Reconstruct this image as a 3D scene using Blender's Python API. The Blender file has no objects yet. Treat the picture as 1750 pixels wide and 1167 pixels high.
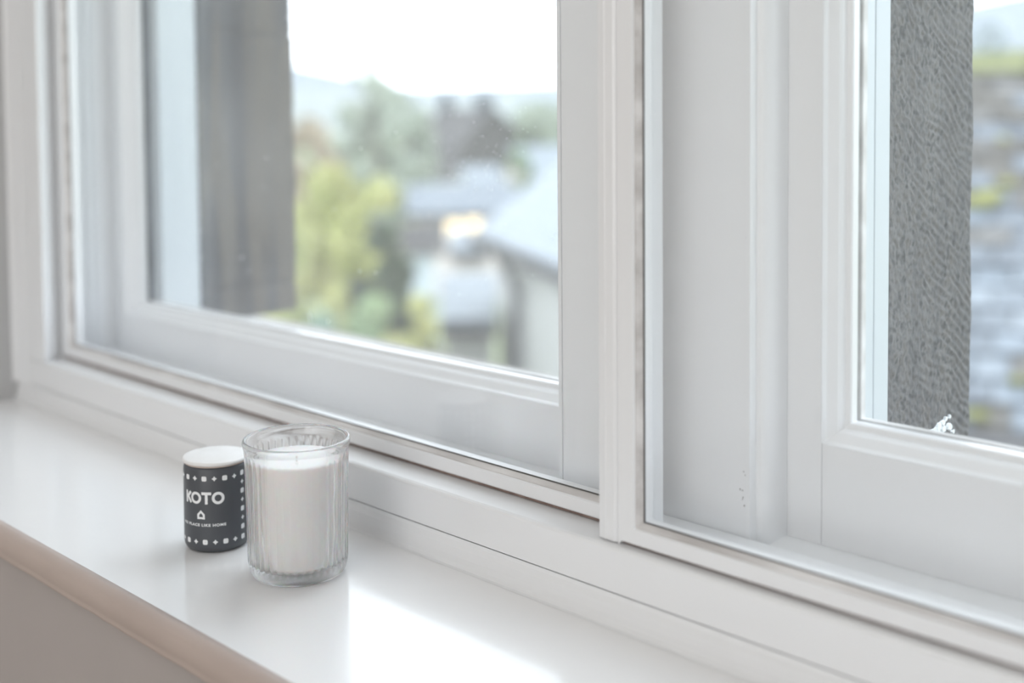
import bpy, bmesh, math, random
from mathutils import Vector, Matrix, noise

random.seed(7)
SC = bpy.context.scene
COL = SC.collection
PI = math.pi

# ------------------------------------------------------------------ camera
CAM_X = Vector((0.71096299, 0.70318561, -0.00784966))   # camera right in world
CAM_Y = Vector((-0.0297768, 0.04125469, 0.99870486))    # camera up in world
CAM_Z = Vector((0.70259872, -0.70980846, 0.05026917))   # camera back in world
EYE = Vector((0, 0, 0.303))                             # 30 cm over the sill board (sill top is z = 0)
FPX, PPX, PPY = 2100.0, 875.0, 279.0
cd = bpy.data.cameras.new('camera')
cam = bpy.data.objects.new('camera', cd)
COL.objects.link(cam)
cam.matrix_world = Matrix.Translation(EYE) @ Matrix((CAM_X, CAM_Y, CAM_Z)).transposed().to_4x4()
cd.sensor_fit = 'HORIZONTAL'
cd.sensor_width = 36.0
cd.lens = 36.0 * FPX / 1750.0
cd.shift_x = 0.0
cd.shift_y = -(583.5 - PPY) / 1750.0
cd.clip_start = 0.02
cd.clip_end = 5000
cd.dof.use_dof = True
cd.dof.focus_distance = 0.785
cd.dof.aperture_fstop = 2.9
SC.camera = cam

# ------------------------------------------------------------------ world: bright even overcast sky
w = bpy.data.worlds.new('overcast_sky')
SC.world = w
w.use_nodes = True
wn, wl = w.node_tree.nodes, w.node_tree.links
wn.clear()
wo = wn.new('ShaderNodeOutputWorld')
wb = wn.new('ShaderNodeBackground')
wtc = wn.new('ShaderNodeTexCoord')
wnz = wn.new('ShaderNodeTexNoise')
wnz.inputs['Scale'].default_value = 2.2
wnz.inputs['Detail'].default_value = 3
wr = wn.new('ShaderNodeValToRGB')
wr.color_ramp.elements[0].position = 0.3
wr.color_ramp.elements[0].color = (0.78, 0.87, 0.98, 1)
wr.color_ramp.elements[1].position = 0.7
wr.color_ramp.elements[1].color = (0.90, 0.95, 1.0, 1)
wl.new(wtc.outputs['Generated'], wnz.inputs['Vector'])
wl.new(wnz.outputs['Fac'], wr.inputs['Fac'])
wl.new(wr.outputs['Color'], wb.inputs['Color'])
wb.inputs['Strength'].default_value = 3.3
wl.new(wb.outputs['Background'], wo.inputs['Surface'])


def area(name, loc, target, sx, sy, power, color):
    ld = bpy.data.lights.new(name, 'AREA')
    ld.shape = 'RECTANGLE'
    ld.size, ld.size_y = sx, sy
    ld.energy = power
    ld.color = color
    o = bpy.data.objects.new(name, ld)
    COL.objects.link(o)
    o.location = loc
    o.rotation_euler = (Vector(target) - Vector(loc)).to_track_quat('-Z', 'Y').to_euler()
    return o


# added fill lights, unseen: one behind the camera, a weak one under the ceiling
area('rear_fill_light', (0.3, -2.75, 0.6), (-0.5, 0.5, 0.2), 2.4, 1.8, 28, (0.99, 0.985, 0.98))
area('ceiling_fill_light', (-0.5, -0.6, 1.70), (-0.5, -0.3, 0.0), 1.6, 1.2, 4, (0.99, 0.985, 0.98))

SC.view_settings.view_transform = 'Standard'
SC.view_settings.look = 'None'
SC.view_settings.exposure = 0.60
SC.view_settings.gamma = 1.0
SC.view_settings.use_curve_mapping = False
SC.cycles.max_bounces = 14
SC.cycles.transparent_max_bounces = 24
SC.cycles.transmission_bounces = 16
SC.cycles.diffuse_bounces = 6
SC.cycles.sample_clamp_indirect = 10.0
SC.cycles.use_denoising = True


# ------------------------------------------------------------------ helpers
def at(px, py, depth):
    """the world point at that depth along the line of sight"""
    return EYE + (CAM_X * (px - PPX) / FPX - CAM_Y * (py - PPY) / FPX - CAM_Z) * depth


def srgb(r, g, b):
    def f(c):
        c /= 255.0
        return c / 12.92 if c <= 0.04045 else ((c + 0.055) / 1.055) ** 2.4
    return (f(r), f(g), f(b), 1)


def link(o, parent=None):
    COL.objects.link(o)
    if parent is not None:
        o.parent = parent
    return o


def mesh_obj(name, verts, faces, mat, parent=None, smooth=False, bevel=0):
    me = bpy.data.meshes.new(name)
    me.from_pydata([tuple(v) for v in verts], [], faces)
    me.update()
    bm = bmesh.new()
    bm.from_mesh(me)
    bmesh.ops.recalc_face_normals(bm, faces=bm.faces)
    bm.to_mesh(me)
    bm.free()
    if smooth:
        me.polygons.foreach_set('use_smooth', [True] * len(me.polygons))
    me.materials.append(mat)
    o = bpy.data.objects.new(name, me)
    link(o, parent)
    if bevel:
        b = o.modifiers.new('soft_edges', 'BEVEL')
        b.width = bevel
        b.segments = 3
        b.limit_method = 'ANGLE'
        b.angle_limit = 0.5
        b.harden_normals = False
    return o


def empty(name, loc=(0, 0, 0), rotz=0.0):
    o = bpy.data.objects.new(name, None)
    o.empty_display_size = 0.05
    COL.objects.link(o)
    o.location = loc
    o.rotation_euler = (0, 0, rotz)
    return o


def tag(o, label=None, cat=None, group=None, kind=None):
    if label:
        o['label'] = label
    if cat:
        o['category'] = cat
    if group:
        o['group'] = group
    if kind:
        o['kind'] = kind
    return o


class MB:
    def __init__(s):
        s.v, s.f = [], []

    def add(s, vs, fs):
        n = len(s.v)
        s.v += [Vector(v) for v in vs]
        s.f += [tuple(i + n for i in f) for f in fs]

    def box(s, x0, x1, y0, y1, z0, z1):
        s.add([(x0, y0, z0), (x1, y0, z0), (x1, y1, z0), (x0, y1, z0), (x0, y0, z1), (x1, y0, z1), (x1, y1, z1), (x0, y1, z1)],
              [(0, 3, 2, 1), (4, 5, 6, 7), (0, 1, 5, 4), (1, 2, 6, 5), (2, 3, 7, 6), (3, 0, 4, 7)])

    def prism(s, a, b):
        """two matching closed loops of points"""
        n = len(a)
        s.add(list(a) + list(b), [tuple(range(n))[::-1], tuple(range(n, 2 * n))] + [(i, (i + 1) % n, (i + 1) % n + n, i + n) for i in range(n)])

    def build(s, name, mat, parent=None, smooth=False, bevel=0):
        return mesh_obj(name, s.v, s.f, mat, parent, smooth, bevel)


def box(name, mat, parent, x0, x1, y0, y1, z0, z1, bevel=0):
    m = MB()
    m.box(x0, x1, y0, y1, z0, z1)
    return m.build(name, mat, parent, bevel=bevel)


def prism_x(name, mat, parent, prof, x0, x1, bevel=0, smooth=False):
    m = MB()
    m.prism([(x0, y, z) for y, z in prof], [(x1, y, z) for y, z in prof])
    return m.build(name, mat, parent, bevel=bevel, smooth=smooth)


def prism_z(name, mat, parent, prof, z0, z1, bevel=0):
    m = MB()
    m.prism([(x, y, z0) for x, y in prof], [(x, y, z1) for x, y in prof])
    return m.build(name, mat, parent, bevel=bevel)


def ring(prof, x0, x1, z0, z1, side, slant=0.0):
    """one mitred side of a frame; prof = closed list of (d outward from the opening, y)"""
    if side == 'left':
        a = [(x0 - d, y, z0 - d) for d, y in prof]
        b = [(x0 - d, y, z1 + d) for d, y in prof]
    elif side == 'right':
        a = [(x1 + d, y, z0 - d + slant) for d, y in prof]
        b = [(x1 + d, y, z1 + d) for d, y in prof]
    elif side == 'bottom':
        a = [(x0 - d, y, z0 - d) for d, y in prof]
        b = [(x1 + d, y, z0 - d + slant) for d, y in prof]
    else:
        a = [(x0 - d, y, z1 + d) for d, y in prof]
        b = [(x1 + d, y, z1 + d) for d, y in prof]
    m = MB()
    m.prism(a, b)
    return m


def lathe(prof, n, cx=0, cy=0, rib=None):
    """prof = [(r, z)] open from axis to axis; rib(r, z, ang) -> r"""
    m = MB()
    rings = []
    for r, z in prof:
        if r < 1e-7:
            rings.append([len(m.v)])
            m.v.append(Vector((cx, cy, z)))
        else:
            idx = []
            for i in range(n):
                a = 2 * PI * i / n
                rr = rib(r, z, a) if rib else r
                idx.append(len(m.v))
                m.v.append(Vector((cx + rr * math.cos(a), cy + rr * math.sin(a), z)))
            rings.append(idx)
    for p, q in zip(rings, rings[1:]):
        for i in range(n):
            j = (i + 1) % n
            if len(p) == 1 and len(q) == 1:
                continue
            if len(p) == 1:
                m.f.append((p[0], q[i], q[j]))
            elif len(q) == 1:
                m.f.append((p[i], p[j], q[0]))
            else:
                m.f.append((p[i], p[j], q[j], q[i]))
    return m


# ------------------------------------------------------------------ materials
def principled(name, col, rough=0.5, **kw):
    m = bpy.data.materials.new(name)
    m.use_nodes = True
    b = m.node_tree.nodes['Principled BSDF']
    b.inputs['Base Color'].default_value = col
    b.inputs['Roughness'].default_value = rough
    for k, v in kw.items():
        b.inputs[k.replace('_', ' ')].default_value = v
    return m


def noisy(name, c1, c2, rough=0.5, scale=8.0, detail=5.0, bump=0.0, bump_scale=None, stretch=(1, 1, 1), lo=0.35, hi=0.65, c3=None, dist=0.002, **kw):
    m = principled(name, c1, rough, **kw)
    nt = m.node_tree
    N, L = nt.nodes, nt.links
    b = N['Principled BSDF']
    tc = N.new('ShaderNodeTexCoord')
    mp = N.new('ShaderNodeMapping')
    mp.inputs['Scale'].default_value = stretch
    L.new(tc.outputs['Object'], mp.inputs['Vector'])
    nz = N.new('ShaderNodeTexNoise')
    nz.inputs['Scale'].default_value = scale
    nz.inputs['Detail'].default_value = detail
    L.new(mp.outputs['Vector'], nz.inputs['Vector'])
    r = N.new('ShaderNodeValToRGB')
    r.color_ramp.elements[0].position = lo
    r.color_ramp.elements[0].color = c1
    r.color_ramp.elements[1].position = hi
    r.color_ramp.elements[1].color = c2
    if c3:
        e = r.color_ramp.elements.new((lo + hi) / 2)
        e.color = c3
    L.new(nz.outputs['Fac'], r.inputs['Fac'])
    L.new(r.outputs['Color'], b.inputs['Base Color'])
    if bump:
        bz = N.new('ShaderNodeTexNoise')
        bz.inputs['Scale'].default_value = bump_scale or scale * 4
        bz.inputs['Detail'].default_value = 4
        L.new(mp.outputs['Vector'], bz.inputs['Vector'])
        bp = N.new('ShaderNodeBump')
        bp.inputs['Strength'].default_value = bump
        bp.inputs['Distance'].default_value = dist
        L.new(bz.outputs['Fac'], bp.inputs['Height'])
        L.new(bp.outputs['Normal'], b.inputs['Normal'])
    return m


def pane_glass(name, dust=0.02, tint=(0.995, 0.998, 0.998, 1)):
    """thin window glass: sharp fresnel reflection over clear transmission, with a film of dust"""
    m = bpy.data.materials.new(name)
    m.use_nodes = True
    nt = m.node_tree
    N, L = nt.nodes, nt.links
    N.clear()
    out = N.new('ShaderNodeOutputMaterial')
    tr = N.new('ShaderNodeBsdfTransparent')
    tr.inputs['Color'].default_value = tint
    gl = N.new('ShaderNodeBsdfGlossy')
    gl.inputs['Roughness'].default_value = 0.0
    fr = N.new('ShaderNodeFresnel')
    ge = N.new('ShaderNodeNewGeometry')      # the node inverts the index on back faces: undo that for a thin pane
    ir = N.new('ShaderNodeMapRange')
    ir.inputs['To Min'].default_value = 1.5
    ir.inputs['To Max'].default_value = 1 / 1.5
    L.new(ge.outputs['Backfacing'], ir.inputs['Value'])
    L.new(ir.outputs['Result'], fr.inputs['IOR'])
    mx = N.new('ShaderNodeMixShader')
    L.new(fr.outputs['Fac'], mx.inputs['Fac'])
    L.new(tr.outputs['BSDF'], mx.inputs[1])
    L.new(gl.outputs['BSDF'], mx.inputs[2])
    df = N.new('ShaderNodeBsdfDiffuse')
    df.inputs['Color'].default_value = (0.9, 0.9, 0.9, 1)
    tl = N.new('ShaderNodeBsdfTranslucent')
    tl.inputs['Color'].default_value = (0.9, 0.9, 0.9, 1)
    m0 = N.new('ShaderNodeMixShader')
    L.new(df.outputs['BSDF'], m0.inputs[1])
    L.new(tl.outputs['BSDF'], m0.inputs[2])
    m2 = N.new('ShaderNodeMixShader')
    tc = N.new('ShaderNodeTexCoord')
    nz = N.new('ShaderNodeTexNoise')
    nz.inputs['Scale'].default_value = 9
    nz.inputs['Detail'].default_value = 4
    mr = N.new('ShaderNodeMapRange')
    mr.inputs['From Min'].default_value = 0.3
    mr.inputs['From Max'].default_value = 0.7
    mr.inputs['To Min'].default_value = dust * 0.6
    mr.inputs['To Max'].default_value = dust * 1.4
    L.new(tc.outputs['Object'], nz.inputs['Vector'])
    L.new(nz.outputs['Fac'], mr.inputs['Value'])
    L.new(mr.outputs['Result'], m2.inputs['Fac'])
    L.new(mx.outputs['Shader'], m2.inputs[1])
    L.new(m0.outputs['Shader'], m2.inputs[2])
    L.new(m2.outputs['Shader'], out.inputs['Surface'])
    return m


paint = noisy('white_gloss_woodwork', (0.80, 0.805, 0.815, 1), (0.83, 0.835, 0.845, 1), 0.30, scale=3, bump=0.12, bump_scale=60, stretch=(0.3, 1, 1), dist=0.0006, Coat_Weight=0.15)
paint_v = noisy('white_gloss_upright', (0.80, 0.805, 0.815, 1), (0.83, 0.835, 0.845, 1), 0.32, scale=3, bump=0.15, bump_scale=90, stretch=(1, 1, 0.12), dist=0.0006, Coat_Weight=0.1)
paint_sill = noisy('white_gloss_sill', (0.90, 0.90, 0.905, 1), (0.92, 0.92, 0.925, 1), 0.20, scale=5, bump=0.16, bump_scale=26, stretch=(0.5, 1, 1), dist=0.0012, Coat_Weight=0.35, Coat_Roughness=0.08)
paint_worn = noisy('worn_white_edge', (0.50, 0.42, 0.38, 1), (0.80, 0.77, 0.75, 1), 0.5, scale=60, stretch=(0.25, 1, 1), lo=0.36, hi=0.5)
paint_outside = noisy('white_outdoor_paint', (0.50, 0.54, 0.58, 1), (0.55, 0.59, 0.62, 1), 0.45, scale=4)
grime = noisy('grey_glazing_putty', (0.50, 0.475, 0.46, 1), (0.72, 0.70, 0.69, 1), 0.7, scale=55, stretch=(0.3, 1, 1))
dark_gap = principled('dark_joint', (0.10, 0.095, 0.09, 1), 0.8)
gap_shade_brown = noisy('dirty_gap_shade', (0.20, 0.14, 0.12, 1), (0.30, 0.22, 0.19, 1), 0.9, scale=80)  # shadow of the gap under the panel rails as a colour, browned by dirt
putty_gap_shade = noisy('outer_putty_gap_shade', (0.09, 0.11, 0.13, 1), (0.22, 0.25, 0.28, 1), 0.8, scale=25)  # left outer putty, coloured dark for the shadow gap beside the lining
wall_paint = noisy('warm_white_wall', (0.80, 0.79, 0.78, 1), (0.83, 0.82, 0.81, 1), 0.75, scale=6, bump=0.1, bump_scale=120, dist=0.0006)
taupe = noisy('taupe_wall_paint', (0.392, 0.358, 0.342, 1), (0.426, 0.386, 0.370, 1), 0.8, scale=6, bump=0.15, bump_scale=150, dist=0.0006)
nose_paint = noisy('sill_nosing_paint', (0.435, 0.358, 0.320, 1), (0.538, 0.448, 0.403, 1), 0.45, scale=14, stretch=(0.3, 1, 1), bump=0.3, bump_scale=50, dist=0.001)
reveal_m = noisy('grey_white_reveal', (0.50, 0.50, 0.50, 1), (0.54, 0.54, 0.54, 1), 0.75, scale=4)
ceiling_m = noisy('white_ceiling', (0.84, 0.84, 0.83, 1), (0.87, 0.87, 0.86, 1), 0.9, scale=3)
floor_m = noisy('oak_floor', (0.56, 0.51, 0.46, 1), (0.66, 0.61, 0.56, 1), 0.45, scale=4, stretch=(1, 6, 1))
glass_clean = pane_glass('secondary_glass', 0.012)
glass_old = pane_glass('old_window_glass', 0.05, (0.985, 0.995, 0.995, 1))


def stone_material(name, cols, stain=0.5, bump=0.5):
    m = principled(name, cols[0], 0.9)
    nt = m.node_tree
    N, L = nt.nodes, nt.links
    b = N['Principled BSDF']
    tc = N.new('ShaderNodeTexCoord')
    n1 = N.new('ShaderNodeTexNoise')
    n1.inputs['Scale'].default_value = 190
    n1.inputs['Detail'].default_value = 6
    L.new(tc.outputs['Object'], n1.inputs['Vector'])
    r = N.new('ShaderNodeValToRGB')
    for i, c in enumerate(cols):
        p = 0.37 + 0.26 * i / (len(cols) - 1)
        e = r.color_ramp.elements[i] if i < 2 else r.color_ramp.elements.new(p)
        e.position = p
        e.color = c
    L.new(n1.outputs['Fac'], r.inputs['Fac'])
    mp = N.new('ShaderNodeMapping')
    mp.inputs['Scale'].default_value = (1, 24, 1.7)
    L.new(tc.outputs['Object'], mp.inputs['Vector'])
    n2 = N.new('ShaderNodeTexNoise')
    n2.inputs['Scale'].default_value = 1.6
    n2.inputs['Detail'].default_value = 4
    n2.inputs['Distortion'].default_value = 0.8
    L.new(mp.outputs['Vector'], n2.inputs['Vector'])
    r2 = N.new('ShaderNodeMapRange')
    r2.inputs['From Min'].default_value = 0.46
    r2.inputs['From Max'].default_value = 0.53
    r2.inputs['To Min'].default_value = 0.0
    r2.inputs['To Max'].default_value = stain
    L.new(n2.outputs['Fac'], r2.inputs['Value'])
    mx = N.new('ShaderNodeMixRGB')
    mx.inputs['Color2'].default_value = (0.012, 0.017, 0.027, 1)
    L.new(r2.outputs['Result'], mx.inputs['Fac'])
    L.new(r.outputs['Color'], mx.inputs['Color1'])
    L.new(mx.outputs['Color'], b.inputs['Base Color'])
    bp = N.new('ShaderNodeBump')
    bp.inputs['Strength'].default_value = bump
    bp.inputs['Distance'].default_value = 0.0012
    L.new(n1.outputs['Fac'], bp.inputs['Height'])
    L.new(bp.outputs['Normal'], b.inputs['Normal'])
    return m


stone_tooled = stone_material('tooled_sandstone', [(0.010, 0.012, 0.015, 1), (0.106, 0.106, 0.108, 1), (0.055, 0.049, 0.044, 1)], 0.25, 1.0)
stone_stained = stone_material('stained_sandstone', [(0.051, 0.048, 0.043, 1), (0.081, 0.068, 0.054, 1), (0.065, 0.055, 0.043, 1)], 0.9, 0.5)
stone_plain = noisy('outer_wall_stone', (0.16, 0.15, 0.14, 1), (0.28, 0.26, 0.24, 1), 0.9, scale=7, bump=0.5)
white_splash = principled('white_paint_splash', (0.75, 0.78, 0.8, 1), 0.6)

# ================================================================== THE ROOM SHELL
fl = box('floor', floor_m, None, -2.45, 2.05, -2.95, 0.3604, -0.90, -0.85)
tag(fl, kind='structure')
ce = box('ceiling', ceiling_m, None, -2.45, 2.05, -2.95, 0.70, 1.75, 1.80)
tag(ce, kind='structure')
tag(box('wall_left', wall_paint, None, -2.45, -2.4, -2.9, 0.50, -0.85, 1.75), kind='structure')
tag(box('wall_right', wall_paint, None, 2.0, 2.05, -2.9, 0.50, -0.85, 1.75), kind='structure')
tag(box('wall_back', wall_paint, None, -2.45, 2.05, -2.95, -2.9, -0.85, 1.75), kind='structure')

OX0, OX1, OZ1 = -1.252, 0.345, 1.24          # window recess
wf = empty('wall_front')
tag(wf, kind='structure')
box('wall_below_sill', taupe, wf, -2.4, 2.0, 0.3605, 0.69, -0.85, -0.0225)
m = MB()
m.box(-2.4, OX0, 0.3605, 0.69, -0.0225, 1.75)
m.build('reveal_wall', reveal_m, wf)
m = MB()
m.box(OX1, 2.0, 0.3605, 0.69, -0.0225, 1.75)
m.build('reveal_wall', reveal_m, wf)
box('wall_above', wall_paint, wf, OX0, OX1, 0.3605, 0.69, OZ1, 1.75)

# the window board with its rounded nosing
sl = empty('window_sill', (-0.45, 0.45, 0))
tag(sl, 'glossy white painted window board under the jar and tin', kind='structure')
sl.location = (0, 0, 0)
prof = [(0.5285, 0.0), (0.5285, -0.0215), (0.3625, -0.0215), (0.3625, -0.0030), (0.3600, -0.0012), (0.3640, 0.0)]
prof = [(0.600, 0.0), (0.600, -0.0220), (0.3645, -0.0220), (0.3645, 0.0)]
prism_x('board', paint_sill, sl, prof, OX0 + 0.0002, OX1 - 0.0002)
# nosing: slightly wavy hand painted front, built as a strip of cross sections
m = MB()
secs = []
nx = 160
base = [(0.3645, 0.0), (0.3600, -0.0002), (0.3568, -0.0016), (0.3548, -0.0042), (0.3542, -0.0085), (0.3542, -0.0150), (0.3552, -0.0168), (0.3546, -0.0180),
        (0.3552, -0.0200), (0.3575, -0.0216), (0.3645, -0.0220)]
for i in range(nx + 1):
    x = -1.75 + (2.4) * i / nx
    j = 0.0005 * noise.noise(Vector((x * 30, 0, 0))) + 0.0004 * noise.noise(Vector((x * 90, 3, 0)))
    secs.append([(x, y + j * (0 if k in (0, 10) else 1), z + (j * 0.6 if 0 < k < 10 else 0)) for k, (y, z) in enumerate(base)])
for s_ in secs:
    m.v += [Vector(p) for p in s_]
nb = len(base)
for i in range(nx):
    for k in range(nb - 1):
        m.f.append((i * nb + k, (i + 1) * nb + k, (i + 1) * nb + k + 1, i * nb + k + 1))
    m.f.append((i * nb + nb - 1, (i + 1) * nb + nb - 1, (i + 1) * nb, i * nb))
m.f.append(tuple(range(nb)))
m.f.append(tuple(nx * nb + k for k in range(nb))[::-1])
ns = m.build('nosing', nose_paint, sl, smooth=True)
tag(ns, 'rounded front edge with beige worn paint')

# ================================================================== SECONDARY GLAZING: fixed outer frame
FY = 0.535
FX0, FX1 = -1.2215, 0.315       # outer edge of the fixed frame
frm = empty('window_frame')
tag(frm, 'white fixed frame with flat track of the inner sliding glazing', kind='structure')
# bottom member (front face, flat track behind)
prism_x('track_rail', paint, frm, [(FY, 0.0193), (FY, 0.0438), (FY + 0.0008, 0.0450), (0.5375, 0.0458), (0.5865, 0.0462), (0.5865, 0.0193)], FX0, FX1)
# left jamb: face then splayed inner side
prism_z('jamb', paint_v, frm, [(FX0, FY), (-1.1895, FY), (-1.1885, FY + 0.0008), (-1.2030, 0.5570), (-1.2060, 0.5865), (FX0, 0.5865)], 0.0462, 1.20)
prism_z('jamb', paint_v, frm, [(FX1, FY), (FX1 - 0.034, FY), (FX1 - 0.026, 0.5870), (FX1, 0.5870)], 0.0462, 1.20)
prism_x('head_rail', paint, frm, [(FY, 1.2002), (0.5865, 1.2002), (0.5865, 1.2250), (FY, 1.2250)], FX0, FX1)
# the thin dark joint round the frame
jt = MB()
jt.box(FX0 - 0.0009, FX1 + 0.0009, FY + 0.0018, 0.585, 0.0184, 0.0192)
jt.box(FX0 - 0.0009, FX0 - 0.0001, FY + 0.0018, 0.585, 0.0193, 1.22)
jt.build('joint', dark_gap, frm)

# trim moulding between sill and frame and up the reveal
pr = [(0.0, 0.0), (0.0018, 0.0008), (0.0032, 0.0030), (0.0040, 0.0065), (0.0046, 0.0120), (0.0060, 0.0158), (0.0062, 0.0183), (0.060, 0.0183), (0.060, 0.0)]
t1 = prism_x('trim_1', paint, None, [(0.5290 + a, b + 0.0001) for a, b in pr], OX0 + 0.0003, OX1 - 0.0003)
tag(t1, kind='structure')
t2 = prism_z('trim_2', paint_v, None, [(OX0 + 0.0002, 0.529)] + [(OX0 + 0.0003 + b * 1.6, 0.5290 + a) for a, b in pr[1:]] + [(OX0 + 0.0002, 0.589)], 0.0186, 1.2255)
tag(t2, kind='structure')
t3 = prism_z('trim_3', paint_v, None, [(OX1 - 0.0002, 0.529)] + [(OX1 - 0.0003 - b * 1.55, 0.5290 + a) for a, b in pr[1:]] + [(OX1 - 0.0002, 0.589)], 0.0186, 1.2255)
tag(t3, kind='structure')

# ================================================================== SLIDING PANELS (each one slides: a thing each)
def sliding_panel(name, label, yf, x0, x1, z0, ztop, rail_h, lst, rst, overlap):
    """x0..x1 outer, z0 bottom of the rail; lst, rst widths of stiles, overlap = width of the flat strip on the left stile"""
    t = empty(name, ((x0 + x1) / 2, yf + 0.006, 0.0463))
    o = Vector(t.location)
    P = []

    def put(ob):
        ob.matrix_parent_inverse = Matrix.Translation(-o)
        P.append(ob)
        return ob
    gx0, gx1, gz0, gz1 = x0 + overlap + lst, x1 - rst, z0 + rail_h, ztop - rail_h
    # front profile of a member: flat front, soft outer edge, small step before the glazing bead
    def prof(w_):
        return [(0.0032, yf + 0.0012), (0.0040, yf), (w_ - 0.0010, yf), (w_, yf + 0.0010), (w_, yf + 0.0130), (0.0, yf + 0.0130), (0.0, yf + 0.0062), (0.0032, yf + 0.0058)]
    bead = [(0.0031, yf + 0.0012), (0.0026, yf + 0.0014), (0.0004, yf + 0.0050), (0.0004, yf + 0.0056), (0.0031, yf + 0.0056)]
    put(ring(prof(lst), gx0, gx1, gz0, gz1, 'left').build('stile', paint_v, t))
    put(ring(prof(rst), gx0, gx1, gz0, gz1, 'right').build('stile', paint_v, t))
    put(ring(prof(rail_h), gx0, gx1, gz0, gz1, 'bottom').build('bottom_rail', paint, t))
    put(ring(prof(rail_h), gx0, gx1, gz0, gz1, 'top').build('top_rail', paint, t))
    for s_ in ('left', 'right', 'bottom', 'top'):
        tag(put(ring(bead, gx0, gx1, gz0, gz1, s_).build('glazing_bead', grime, t)), 'grubby grey glazing bead')
    # black gasket line against the glass
    gk = [(0.0003, yf + 0.0052), (-0.0004, yf + 0.0053), (-0.0004, yf + 0.0058), (0.0003, yf + 0.0058)]
    for s_ in ('left', 'bottom'):
        put(ring(gk, gx0, gx1, gz0, gz1, s_).build('gasket', dark_gap, t))
    put(box('glass_pane', glass_clean, t, gx0 - 0.001, gx1 + 0.001, yf + 0.0060, yf + 0.0095, gz0 - 0.001, gz1 + 0.001))
    tag(put(box('gap_shade_strip', gap_shade_brown, t, x0 + overlap + 0.002, x1 - 0.002, yf + 0.0030, yf + 0.0100, 0.0463, z0 + 0.001)), 'dirty brown strip coloured as the shadow gap under the rail')  # strip added to hold the painted gap shadow under the rail
    if overlap:
        # interlock strip: bevelled edge, shallow flute
        q = [(x0, yf + 0.0020), (x0 + 0.0008, yf + 0.0004), (x0 + 0.0060, yf - 0.0005), (x0 + 0.0066, yf - 0.0001), (x0 + 0.0125, yf - 0.0006),
             (x0 + 0.0142, yf + 0.0003), (x0 + overlap, yf + 0.0008), (x0 + overlap, yf + 0.0130), (x0, yf + 0.0130)]
        put(prism_z('overlap_strip', paint_v, t, q, 0.0466, ztop))
    tag(t, label, 'window panel', 'sliding panels of the inner glazing')
    return t


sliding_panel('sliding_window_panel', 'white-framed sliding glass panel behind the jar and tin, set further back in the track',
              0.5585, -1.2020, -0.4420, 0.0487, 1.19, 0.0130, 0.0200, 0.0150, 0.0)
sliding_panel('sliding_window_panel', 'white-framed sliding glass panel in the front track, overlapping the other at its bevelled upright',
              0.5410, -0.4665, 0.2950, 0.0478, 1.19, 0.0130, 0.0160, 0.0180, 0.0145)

# ================================================================== THE OLD SASH WINDOWS
BY = 0.600      # face of the casing
SY = 0.625      # face of the sashes
# mullion casing between the windows
mu = empty('trim_4')
tag(mu, kind='structure')
prism_z('mullion_board', paint_v, mu, [(-0.5478, BY), (-0.4030, BY), (-0.4030, 0.68), (-0.5478, 0.68)], 0.0320, 1.22)


def staff_bead(parent, x0, x1, z0, z1, mat_h, mat_v, front=0.0008):
    """cove moulding round the opening: x0..z1 is the clear opening at the sash face"""
    cove = [(0.0072 * (1 - math.sin(q * PI / 24)), 0.6050 + 0.0165 * (1 - math.cos(q * PI / 24))) for q in range(12, -1, -1)]
    pf = [(0.0, SY - 0.0002)] + cove + [(0.0078, 0.6046), (0.0084, 0.6046), (0.0086, 0.6016), (0.0092, BY - front), (0.0120, BY - front), (0.0122, SY - 0.0002)]
    for s_ in ('left', 'right', 'bottom', 'top'):
        o = ring(pf, x0, x1, z0, z1, s_).build('staff_bead', mat_h if s_ in ('bottom', 'top') else mat_v, parent)
        o.data.shade_smooth()
        o.data.set_sharp_from_angle(angle=0.5)


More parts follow.
